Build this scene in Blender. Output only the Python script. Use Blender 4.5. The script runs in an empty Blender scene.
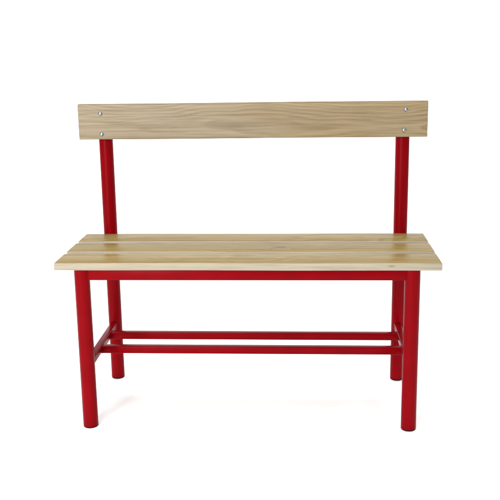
import bpy, bmesh, math, random
from mathutils import Vector, Matrix

random.seed(7)
S = bpy.context.scene
COL = S.collection

# ------------------------------------------------------------------ dimensions (metres)
LEN = 1.0                       # slat and backrest length
H, T = 0.4639, 0.0195           # seat height, slat thickness
W, G = 0.1026, 0.02245           # slat width, gap
D = 3 * W + 2 * G
R = 0.0202                      # tube radius
LX, Y1, Y2 = 0.4315, 0.0212, 0.3733
ZB, ZT = 0.7485, 0.8496         # backrest bottom / top
TB = 0.0220                     # backrest thickness
AH = 0.0290                     # seat rail height
ZR, HR = 0.1860, 0.0215         # lower rails
YR1, YR2 = 0.270, 0.152


# ------------------------------------------------------------------ node helpers
class Nodes:
    def __init__(self, mat):
        mat.use_nodes = True
        self.t = mat.node_tree
        self.t.nodes.clear()
        self.out = self.t.nodes.new('ShaderNodeOutputMaterial')
        self.b = self.t.nodes.new('ShaderNodeBsdfPrincipled')
        self.t.links.new(self.b.outputs[0], self.out.inputs[0])

    def n(self, typ, **kw):
        nd = self.t.nodes.new(typ)
        for k, v in kw.items():
            setattr(nd, k, v)
        return nd

    def put(self, sock, v):
        if hasattr(v, 'links'):
            self.t.links.new(v, sock)
        else:
            sock.default_value = v

    def m(self, op, a, b=0.0, c=None):
        nd = self.n('ShaderNodeMath', operation=op)
        self.put(nd.inputs[0], a)
        self.put(nd.inputs[1], b)
        if c is not None:
            self.put(nd.inputs[2], c)
        return nd.outputs[0]

    def vec(self, x, y, z):
        nd = self.n('ShaderNodeCombineXYZ')
        for i, v in enumerate((x, y, z)):
            self.put(nd.inputs[i], v)
        return nd.outputs[0]

    def noise(self, vec, scale, detail=2.0, rough=0.5):
        nd = self.n('ShaderNodeTexNoise')
        self.put(nd.inputs['Vector'], vec)
        nd.inputs['Scale'].default_value = scale
        nd.inputs['Detail'].default_value = detail
        nd.inputs['Roughness'].default_value = rough
        return nd.outputs[0]

    def mix(self, f, a, b, blend='MIX'):
        nd = self.n('ShaderNodeMix', data_type='RGBA', blend_type=blend)
        self.put(nd.inputs[0], f)
        self.put(nd.inputs[6], a if hasattr(a, 'links') else (*a, 1))
        self.put(nd.inputs[7], b if hasattr(b, 'links') else (*b, 1))
        return nd.outputs[2]

    def ramp(self, f, lo, hi):
        nd = self.n('ShaderNodeMapRange', interpolation_type='SMOOTHSTEP')
        self.put(nd.inputs[0], f)
        nd.inputs[1].default_value = lo
        nd.inputs[2].default_value = hi
        return nd.outputs[0]

    def bump(self, h, strength, dist):
        nd = self.n('ShaderNodeBump')
        nd.inputs['Strength'].default_value = strength
        nd.inputs['Distance'].default_value = dist
        self.put(nd.inputs['Height'], h)
        self.t.links.new(nd.outputs[0], self.b.inputs['Normal'])


def wood(name, pale, dark, knot, ax_y, ax_z, seed, rings=150.0, contrast=1.0, rough=0.5, greyed=0.0, spot=None, spec=0.3, warp=0.11, streaks=0.18):
    """Softwood sawn from a log: growth rings round an axis that wanders beside the board."""
    mt = bpy.data.materials.new(name)
    N = Nodes(mt)
    tc = N.n('ShaderNodeTexCoord')
    sp = N.n('ShaderNodeSeparateXYZ')
    N.t.links.new(tc.outputs['Object'], sp.inputs[0])
    x, y, z = sp.outputs
    slow = N.noise(N.vec(N.m('ADD', x, seed), N.m('MULTIPLY', y, 1.5), N.m('MULTIPLY', z, 1.5)), 1.7, 1.0)
    slow2 = N.noise(N.vec(N.m('ADD', x, seed + 31.0), N.m('MULTIPLY', y, 3.0), N.m('MULTIPLY', z, 3.0)), 2.3, 2.0)
    dy = N.m('ADD', N.m('SUBTRACT', y, ax_y), N.m('MULTIPLY', N.m('SUBTRACT', slow, 0.5), warp))
    dz = N.m('ADD', N.m('SUBTRACT', z, ax_z), N.m('MULTIPLY', N.m('SUBTRACT', slow2, 0.5), warp))
    r = N.m('SQRT', N.m('ADD', N.m('MULTIPLY', dy, dy), N.m('MULTIPLY', dz, dz)))
    wob = N.noise(N.vec(N.m('MULTIPLY', x, 7.0), N.m('MULTIPLY', y, 30.0), N.m('MULTIPLY', z, 30.0)), 1.0, 3.0)
    r = N.m('ADD', r, N.m('MULTIPLY', wob, 0.007))
    k = None
    if spot:
        kx, ky, kz, rx, ry = spot
        ex = N.m('DIVIDE', N.m('SUBTRACT', x, kx), rx)
        ey = N.m('DIVIDE', N.m('SUBTRACT', y, ky), ry)
        ez = N.m('DIVIDE', N.m('SUBTRACT', z, kz), ry)
        e = N.m('SQRT', N.m('ADD', N.m('ADD', N.m('MULTIPLY', ex, ex), N.m('MULTIPLY', ey, ey)), N.m('MULTIPLY', ez, ez)))
        k = N.m('SUBTRACT', 1.0, N.ramp(N.m('ADD', e, N.m('MULTIPLY', N.m('SUBTRACT', wob, 0.5), 0.9)), 0.45, 1.15))
        r = N.m('ADD', r, N.m('MULTIPLY', N.m('SUBTRACT', 1.0, N.ramp(e, 0.6, 3.0)), 0.012))
    saw = N.m('FRACT', N.m('MULTIPLY', r, rings))
    # a ring darkens slowly into its late wood, then stops short
    late = N.m('MULTIPLY', N.ramp(saw, 0.15, 0.80), N.m('SUBTRACT', 1.0, N.ramp(saw, 0.84, 1.0)))
    var = N.noise(N.vec(N.m('MULTIPLY', x, 1.2), N.m('MULTIPLY', r, 55.0), seed), 1.0, 2.0)
    late = N.m('MULTIPLY', late, N.ramp(var, 0.22, 0.72))
    fib = N.noise(N.vec(N.m('MULTIPLY', x, 7.0), N.m('MULTIPLY', y, 230.0), N.m('MULTIPLY', z, 230.0)), 1.0, 3.0, 0.7)
    blot = N.noise(N.vec(N.m('ADD', N.m('MULTIPLY', x, 2.2), seed), N.m('MULTIPLY', y, 17.0), N.m('MULTIPLY', z, 17.0)), 1.5, 3.0)
    c = N.mix(N.m('MULTIPLY', late, 0.85 * contrast), pale, dark)
    c = N.mix(N.m('MULTIPLY', N.ramp(blot, 0.48, 0.75), 0.55 * contrast), c, knot)
    if greyed:
        g = N.noise(N.vec(N.m('ADD', x, seed + 3.0), N.m('MULTIPLY', y, 7.0), N.m('MULTIPLY', z, 7.0)), 1.6, 2.0)
        left = N.m('SUBTRACT', 1.0, N.ramp(x, -0.35, 0.42))
        g = N.m('MULTIPLY', N.m('ADD', N.m('MULTIPLY', N.ramp(g, 0.3, 0.65), 0.5), left), greyed)
        c = N.mix(N.m('MINIMUM', g, 0.85), c, N.mix(N.m('MULTIPLY', late, 0.8), (0.285, 0.238, 0.168), (0.190, 0.150, 0.098)))
    streak = N.noise(N.vec(N.m('ADD', N.m('MULTIPLY', x, 0.9), seed + 7.0), N.m('MULTIPLY', y, 62.0), N.m('MULTIPLY', z, 62.0)), 1.0, 3.0)
    c = N.mix(N.m('MULTIPLY', N.ramp(streak, 0.42, 0.72), streaks), c, [v * 0.78 for v in dark])
    c = N.mix(N.m('MULTIPLY', N.ramp(streak, 0.48, 0.22), streaks), c, [min(1.0, v * 1.25) for v in pale])
    c = N.mix(N.m('MULTIPLY', N.ramp(fib, 0.40, 0.74), 0.45), c, [v * 0.70 for v in dark])
    if k is not None:
        c = N.mix(N.m('MULTIPLY', k, 0.6), c, [v * 0.40 for v in dark])
    N.t.links.new(c, N.b.inputs['Base Color'])
    rr = N.n('ShaderNodeMapRange')
    N.put(rr.inputs[0], fib)
    rr.inputs[3].default_value = rough - 0.08
    rr.inputs[4].default_value = rough + 0.10
    N.t.links.new(rr.outputs[0], N.b.inputs['Roughness'])
    N.b.inputs['Specular IOR Level'].default_value = spec
    N.bump(N.m('ADD', N.m('MULTIPLY', fib, 0.5), N.m('MULTIPLY', late, 0.3)), 0.30, 0.0006)
    return mt


def paint(name, col, rough=0.28):
    mt = bpy.data.materials.new(name)
    N = Nodes(mt)
    tc = N.n('ShaderNodeTexCoord')
    o = tc.outputs['Object']
    big = N.noise(o, 14.0, 3.0)
    fine = N.noise(o, 900.0, 2.0)
    c = N.mix(N.ramp(big, 0.3, 0.75), col, [v * 0.86 for v in col])
    N.t.links.new(c, N.b.inputs['Base Color'])
    rr = N.n('ShaderNodeMapRange')
    N.put(rr.inputs[0], big)
    rr.inputs[3].default_value = rough - 0.05
    rr.inputs[4].default_value = rough + 0.08
    N.t.links.new(rr.outputs[0], N.b.inputs['Roughness'])
    N.b.inputs['Specular IOR Level'].default_value = 0.042
    N.bump(fine, 0.12, 0.0002)
    return mt


def plain(name, col, rough, metal=0.0, nscale=60.0, amt=0.12):
    mt = bpy.data.materials.new(name)
    N = Nodes(mt)
    tc = N.n('ShaderNodeTexCoord')
    f = N.noise(tc.outputs['Object'], nscale, 3.0)
    c = N.mix(f, col, [v * (1 - amt) for v in col])
    N.t.links.new(c, N.b.inputs['Base Color'])
    N.b.inputs['Roughness'].default_value = rough
    N.b.inputs['Metallic'].default_value = metal
    return mt


RED = paint('red_enamel', (0.180, 0.0005, 0.0028))
SEAT_TOP = [wood('pine_seat_%s' % n, (0.238, 0.174, 0.064), (0.155, 0.103, 0.029), (0.168, 0.108, 0.030), ay, az, sd, rings=rg, rough=0.33, spot=st, spec=0.035, streaks=0.5)
            for n, ay, az, sd, rg, st in (('a', 0.02, -0.16, 1.3, 150.0, None), ('b', 0.07, -0.13, 8.1, 170.0, (0.083, 0.004, T / 2, 0.020, 0.009)), ('c', -0.05, -0.19, 15.7, 140.0, None))]
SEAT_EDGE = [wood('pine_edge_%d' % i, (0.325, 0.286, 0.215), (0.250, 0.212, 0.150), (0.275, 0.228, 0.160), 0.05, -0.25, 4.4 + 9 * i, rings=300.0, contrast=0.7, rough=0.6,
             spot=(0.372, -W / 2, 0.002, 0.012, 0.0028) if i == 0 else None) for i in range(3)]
BACK_FACE = wood('pine_backrest', (0.262, 0.198, 0.108), (0.160, 0.108, 0.051), (0.212, 0.138, 0.064), 0.03, -0.02, 23.0, rings=140.0, greyed=0.75, spec=0.12, warp=0.07, contrast=0.85, streaks=0.28)
BACK_EDGE = wood('pine_backrest_edge', (0.14, 0.107, 0.048), (0.105, 0.075, 0.03), (0.112, 0.078, 0.03), 0.1, 0.05, 25.0, rings=180.0, contrast=0.6, spec=0.1)
STEEL = plain('zinc_bolt', (0.34, 0.35, 0.37), 0.36, 1.0, 300.0, 0.25)
RUBBER = plain('dark_foot_plastic', (0.016, 0.003, 0.004), 0.6, 0.0, 200.0, 0.4)
WHITE = plain('white_paper', (0.95, 0.95, 0.95), 0.9, 0.0, 3.0, 0.004)
for rm in (RUBBER,):
    rm.node_tree.nodes['Principled BSDF'].inputs['Specular IOR Level'].default_value = 0.1
WHITE.node_tree.nodes['Principled BSDF'].inputs['Specular IOR Level'].default_value = 0.0


# ------------------------------------------------------------------ mesh helpers
def link(name, bm, mats, parent=None, loc=(0, 0, 0), smooth_angle=None):
    me = bpy.data.meshes.new(name)
    bmesh.ops.recalc_face_normals(bm, faces=bm.faces[:])
    bm.to_mesh(me)
    bm.free()
    for m in mats:
        me.materials.append(m)
    if smooth_angle is not None:
        for p in me.polygons:
            p.use_smooth = True
        me.set_sharp_from_angle(angle=math.radians(smooth_angle))
    o = bpy.data.objects.new(name, me)
    COL.objects.link(o)
    o.location = loc
    o.parent = parent
    return o


def dup(o, parent, loc):
    c = o.copy()
    COL.objects.link(c)
    c.parent = parent
    c.location = loc
    for ch in list(o.children):
        k = ch.copy()
        COL.objects.link(k)
        k.parent = c
    return c


def board(sx, sy, sz, bev=0.0022, face_axis=2, seed=0):
    """Plank centred on its origin with eased arrises; faces along face_axis get slot 0, edges slot 1.
    The long sides carry a few cuts so the arris wanders by a fraction of a millimetre."""
    bm = bmesh.new()
    bmesh.ops.create_cube(bm, size=1.0)
    bmesh.ops.scale(bm, vec=(sx, sy, sz), verts=bm.verts[:])
    bmesh.ops.bevel(bm, geom=bm.edges[:], offset=bev, segments=3, profile=0.5, affect='EDGES')
    for f in bm.faces:
        f.material_index = 0 if abs(f.normal[face_axis]) > 0.72 else 1
        f.smooth = True
    for k in range(1, 24):
        bmesh.ops.bisect_plane(bm, geom=bm.verts[:] + bm.edges[:] + bm.faces[:],
                               plane_co=(-sx / 2 + sx * k / 24, 0, 0), plane_no=(1, 0, 0))
    rnd = random.Random(seed)
    a = [rnd.uniform(0, 6.28) for _ in range(4)]
    for v in bm.verts:
        u = v.co.x / sx
        v.co.z += 0.0005 * math.sin(3.1 * u + a[0]) + 0.00025 * math.sin(11 * u + a[1])
        v.co.y += 0.0005 * math.sin(2.3 * u + a[2]) + 0.00025 * math.sin(13 * u + a[3])
    return bm


def box_tube(sx, sy, sz, bev=0.0025):
    bm = bmesh.new()
    bmesh.ops.create_cube(bm, size=1.0)
    bmesh.ops.scale(bm, vec=(sx, sy, sz), verts=bm.verts[:])
    bmesh.ops.bevel(bm, geom=bm.edges[:], offset=bev, segments=3, profile=0.5, affect='EDGES')
    return bm


def lathe(profile, n=48):
    """Closed surface of revolution about z from (radius, z) pairs."""
    bm = bmesh.new()
    rings = []
    for r, z in profile:
        if r < 1e-6:
            rings.append([bm.verts.new((0, 0, z))])
        else:
            rings.append([bm.verts.new((r * math.cos(2 * math.pi * i / n), r * math.sin(2 * math.pi * i / n), z)) for i in range(n)])
    for a, b in zip(rings, rings[1:]):
        for i in range(n):
            j = (i + 1) % n
            if len(a) == 1:
                bm.faces.new((a[0], b[i], b[j]))
            elif len(b) == 1:
                bm.faces.new((a[i], a[j], b[0]))
            else:
                bm.faces.new((a[i], a[j], b[j], b[i]))
    return bm


def weld(bm, c, r, axis, r2=0.0028):
    """A lumpy fillet ring of weld where a rail of half size r meets a tube."""
    n = 40
    m = 8
    vs = []
    for i in range(n):
        t = 2 * math.pi * i / n
        # rounded square path
        k = 1.0 / max(abs(math.cos(t)), abs(math.sin(t)))
        k = min(k, 1.32)
        p = Vector((0, r[0] * k * math.cos(t), r[1] * k * math.sin(t)))
        d = Vector((0, math.cos(t), math.sin(t)))
        rr = r2 * (0.85 + 0.25 * math.sin(i * 2.4) * 0.6)
        vs.append([bm.verts.new(axis @ (p + d * rr * math.cos(2 * math.pi * q / m) + Vector((1, 0, 0)) * rr * math.sin(2 * math.pi * q / m)) + Vector(c)) for q in range(m)])
    for i in range(n):
        for q in range(m):
            bm.faces.new((vs[i][q], vs[(i + 1) % n][q], vs[(i + 1) % n][(q + 1) % m], vs[i][(q + 1) % m]))


# ------------------------------------------------------------------ the bench
bench = bpy.data.objects.new('bench', None)
COL.objects.link(bench)
bench.empty_display_size = 0.1
bench['label'] = 'bench of three pale wood slats with plank backrest on red tubular steel frame'
bench['category'] = 'bench'

# seat slats
for k in range(3):
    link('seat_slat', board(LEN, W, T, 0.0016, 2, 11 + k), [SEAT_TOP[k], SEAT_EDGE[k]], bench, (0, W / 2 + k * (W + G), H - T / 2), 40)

# backrest
yb = Y2 - R - TB / 2 - 0.0005
back = link('backrest', board(LEN, TB, ZT - ZB, 0.0018, 1, 31), [BACK_FACE, BACK_EDGE], bench, (0, yb, (ZB + ZT) / 2), 40)
dome = [(0.0, 0.0040)]
for i in range(1, 9):
    t = math.pi / 2 * i / 8
    dome.append((0.0059 * math.sin(t), 0.0002 + 0.0038 * math.cos(t)))
dome += [(0.0059, -0.0002), (0.0059, -0.004), (0.0, -0.004)]
bolt_bm = lathe(dome, 32)
bmesh.ops.rotate(bolt_bm, verts=bolt_bm.verts[:], cent=(0, 0, 0), matrix=Matrix.Rotation(math.pi / 2, 3, 'X'))
zc = (ZB + ZT) / 2
bolt = None
for bx, bz in ((-0.4345, 0.8225), (-0.4335, 0.7635), (0.4375, 0.8265), (0.4340, 0.7680)):
    loc = (bx, -TB / 2, bz - zc)
    if bolt is None:
        bolt = link('bolt', bolt_bm, [STEEL], back, loc, 35)
    else:
        dup(bolt, back, loc)

# front legs, each with a plastic foot cap
ztop = H - T - 0.0004
leg = link('leg', lathe([(0.0, 0.0038), (R - 0.001, 0.0038), (R, 0.0046), (R, ztop - 0.001), (R - 0.001, ztop), (0.0, ztop)]), [RED], bench, (-LX - 0.0015, Y1, 0), 35)
link('foot_cap', lathe([(0.0, 0.0), (R - 0.003, 0.0), (R - 0.0012, 0.0012), (R - 0.0004, 0.0026), (R - 0.0004, 0.0036), (0.0, 0.0036)]), [RUBBER], leg, (0, 0, 0), 35)
dup(leg, bench, (LX - 0.0034, Y1, 0))

# rear legs run up past the seat as the backrest posts
zp = ZT - 0.012
post = link('rear_leg', lathe([(0.0, 0.0038), (R - 0.001, 0.0038), (R, 0.0046), (R, zp - 0.001), (R - 0.001, zp), (0.0, zp)]), [RED], bench, (-LX, Y2, 0), 35)
link('foot_cap', lathe([(0.0, 0.0), (R - 0.003, 0.0), (R - 0.0012, 0.0012), (R - 0.0004, 0.0026), (R - 0.0004, 0.0036), (0.0, 0.0036)]), [RUBBER], post, (0, 0, 0), 35)
link('post_cap', lathe([(0.0, zp + 0.004), (R - 0.004, zp + 0.0035), (R - 0.0005, zp + 0.0012), (R - 0.0005, zp + 0.0003), (0.0, zp + 0.0003)]), [RUBBER], post, (0, 0, 0), 35)
dup(post, bench, (LX + 0.0034, Y2, 0))

# rails right under the seat
I3 = Matrix.Identity(3)
RZ = Matrix.Rotation(math.pi / 2, 3, 'Z')
za = ztop - AH / 2
def rail_x(name, half, sy, sz, loc, wx):
    bm = box_tube(2 * half, sy, sz)
    for s in (-1, 1):
        weld(bm, (s * wx, 0, 0), (sy / 2 - 0.0008, sz / 2 - 0.0008), I3)
    return link(name, bm, [RED], bench, loc, 35)
rail_x('seat_rail', LX - R * 0.7, 0.022, AH, (0, Y1, za), LX - R * 0.80)
rail_x('seat_rail', LX - R * 0.7, 0.022, AH, (0, Y2 - 0.004, za), LX - R * 0.80)
ym, half_y = (Y1 + Y2) / 2, (Y2 - Y1) / 2
def rail_y(name, sx, sz, loc):
    bm = box_tube(sx, 2 * (half_y - R * 0.7), sz)
    for s in (-1, 1):
        weld(bm, (0, s * (half_y - R * 0.80), 0), (sx / 2 - 0.0008, sz / 2 - 0.0008), RZ)
    return link(name, bm, [RED], bench, loc, 35)
for s in (-1, 1):
    rail_y('side_rail', 0.022, AH - 0.002, (s * LX, ym, za - 0.001))

# lower frame: two side stretchers joined by two long rails
SW = 0.020
for s in (-1, 1):
    rail_y('side_stretcher', SW, 0.0210, (s * LX, ym, ZR - 0.0210 / 2 + 0.0008))
for y in (YR2, YR1):
    rail_x('lower_rail', LX - SW / 2 + 0.001, 0.0200, HR, (0, y, ZR - HR / 2 - 0.0006), LX - SW / 2 - 0.0003)


# ------------------------------------------------------------------ white paper sweep: floor that curves up into the backdrop
bm = bmesh.new()
prof = [(-1.7, 0.0), (2.4, 0.0)]
for i in range(1, 17):
    t = math.pi / 2 * i / 16
    prof.append((2.4 + 1.2 * math.sin(t), 1.2 - 1.2 * math.cos(t)))
prof.append((3.6, 4.5))
rows = []
for x in (-5.5, 5.5):
    rows.append([bm.verts.new((x, y, z)) for y, z in prof])
for i in range(len(prof) - 1):
    bm.faces.new((rows[0][i], rows[1][i], rows[1][i + 1], rows[0][i + 1]))
sweep = link('floor', bm, [WHITE], None, (0, 0, 0), 60)
sweep['kind'] = 'structure'

# ------------------------------------------------------------------ light
world = bpy.data.worlds.new('World')
S.world = world
world.use_nodes = True
bg = world.node_tree.nodes['Background']
bg.inputs[0].default_value = (1.0, 1.0, 1.0, 1)
bg.inputs[1].default_value = 0.33


def softbox(name, loc, target, sx, sy, power, col=(1, 1, 1)):
    l = bpy.data.lights.new(name, 'AREA')
    l.shape = 'RECTANGLE'
    l.size, l.size_y = sx, sy
    l.energy = power
    l.color = col
    o = bpy.data.objects.new(name, l)
    COL.objects.link(o)
    o.location = loc
    o.rotation_euler = (Vector(target) - Vector(loc)).to_track_quat('-Z', 'Y').to_euler()
    return o


softbox('overhead_softbox', (0.0, 0.2, 3.3), (0, 0.2, 0), 4.8, 3.6, 98)
softbox('front_softbox', (-1.0, -2.8, 1.5), (0, 0.3, 0.1), 1.7, 1.1, 78)
softbox('key_softbox', (-1.25, -2.8, 0.70), (0, 0.2, 0.35), 0.13, 1.35, 24, (1.0, 0.98, 0.95))
softbox('backdrop_softbox', (0, 1.6, 4.0), (0, 3.6, 0.9), 5.0, 0.8, 95)

# ------------------------------------------------------------------ camera (fitted to the photograph)
cd = bpy.data.cameras.new('camera')
cam = bpy.data.objects.new('camera', cd)
COL.objects.link(cam)
p, yw, ro = -0.2250, -0.0538, -0.0135
f = Vector((math.sin(yw) * math.cos(p), math.cos(yw) * math.cos(p), math.sin(p)))
rt = Vector((math.cos(yw), -math.sin(yw), 0))
up = rt.cross(f)
r2 = math.cos(ro) * rt + math.sin(ro) * up
u2 = -math.sin(ro) * rt + math.cos(ro) * up
cam.matrix_world = Matrix(((r2.x, u2.x, -f.x, 0.1415), (r2.y, u2.y, -f.y, -2.1197), (r2.z, u2.z, -f.z, 1.0127), (0, 0, 0, 1)))
cd.sensor_width = 36.0
cd.lens = 36.0 * 854.87 / 500
cd.shift_x = (250 - 256.136) / 500
cd.shift_y = (239.394 - 250) / 500
cd.clip_start = 0.05
cd.clip_end = 100
S.camera = cam

S.view_settings.view_transform = 'Standard'
S.view_settings.look = 'None'
S.view_settings.exposure = 0.38
S.view_settings.gamma = 1.0
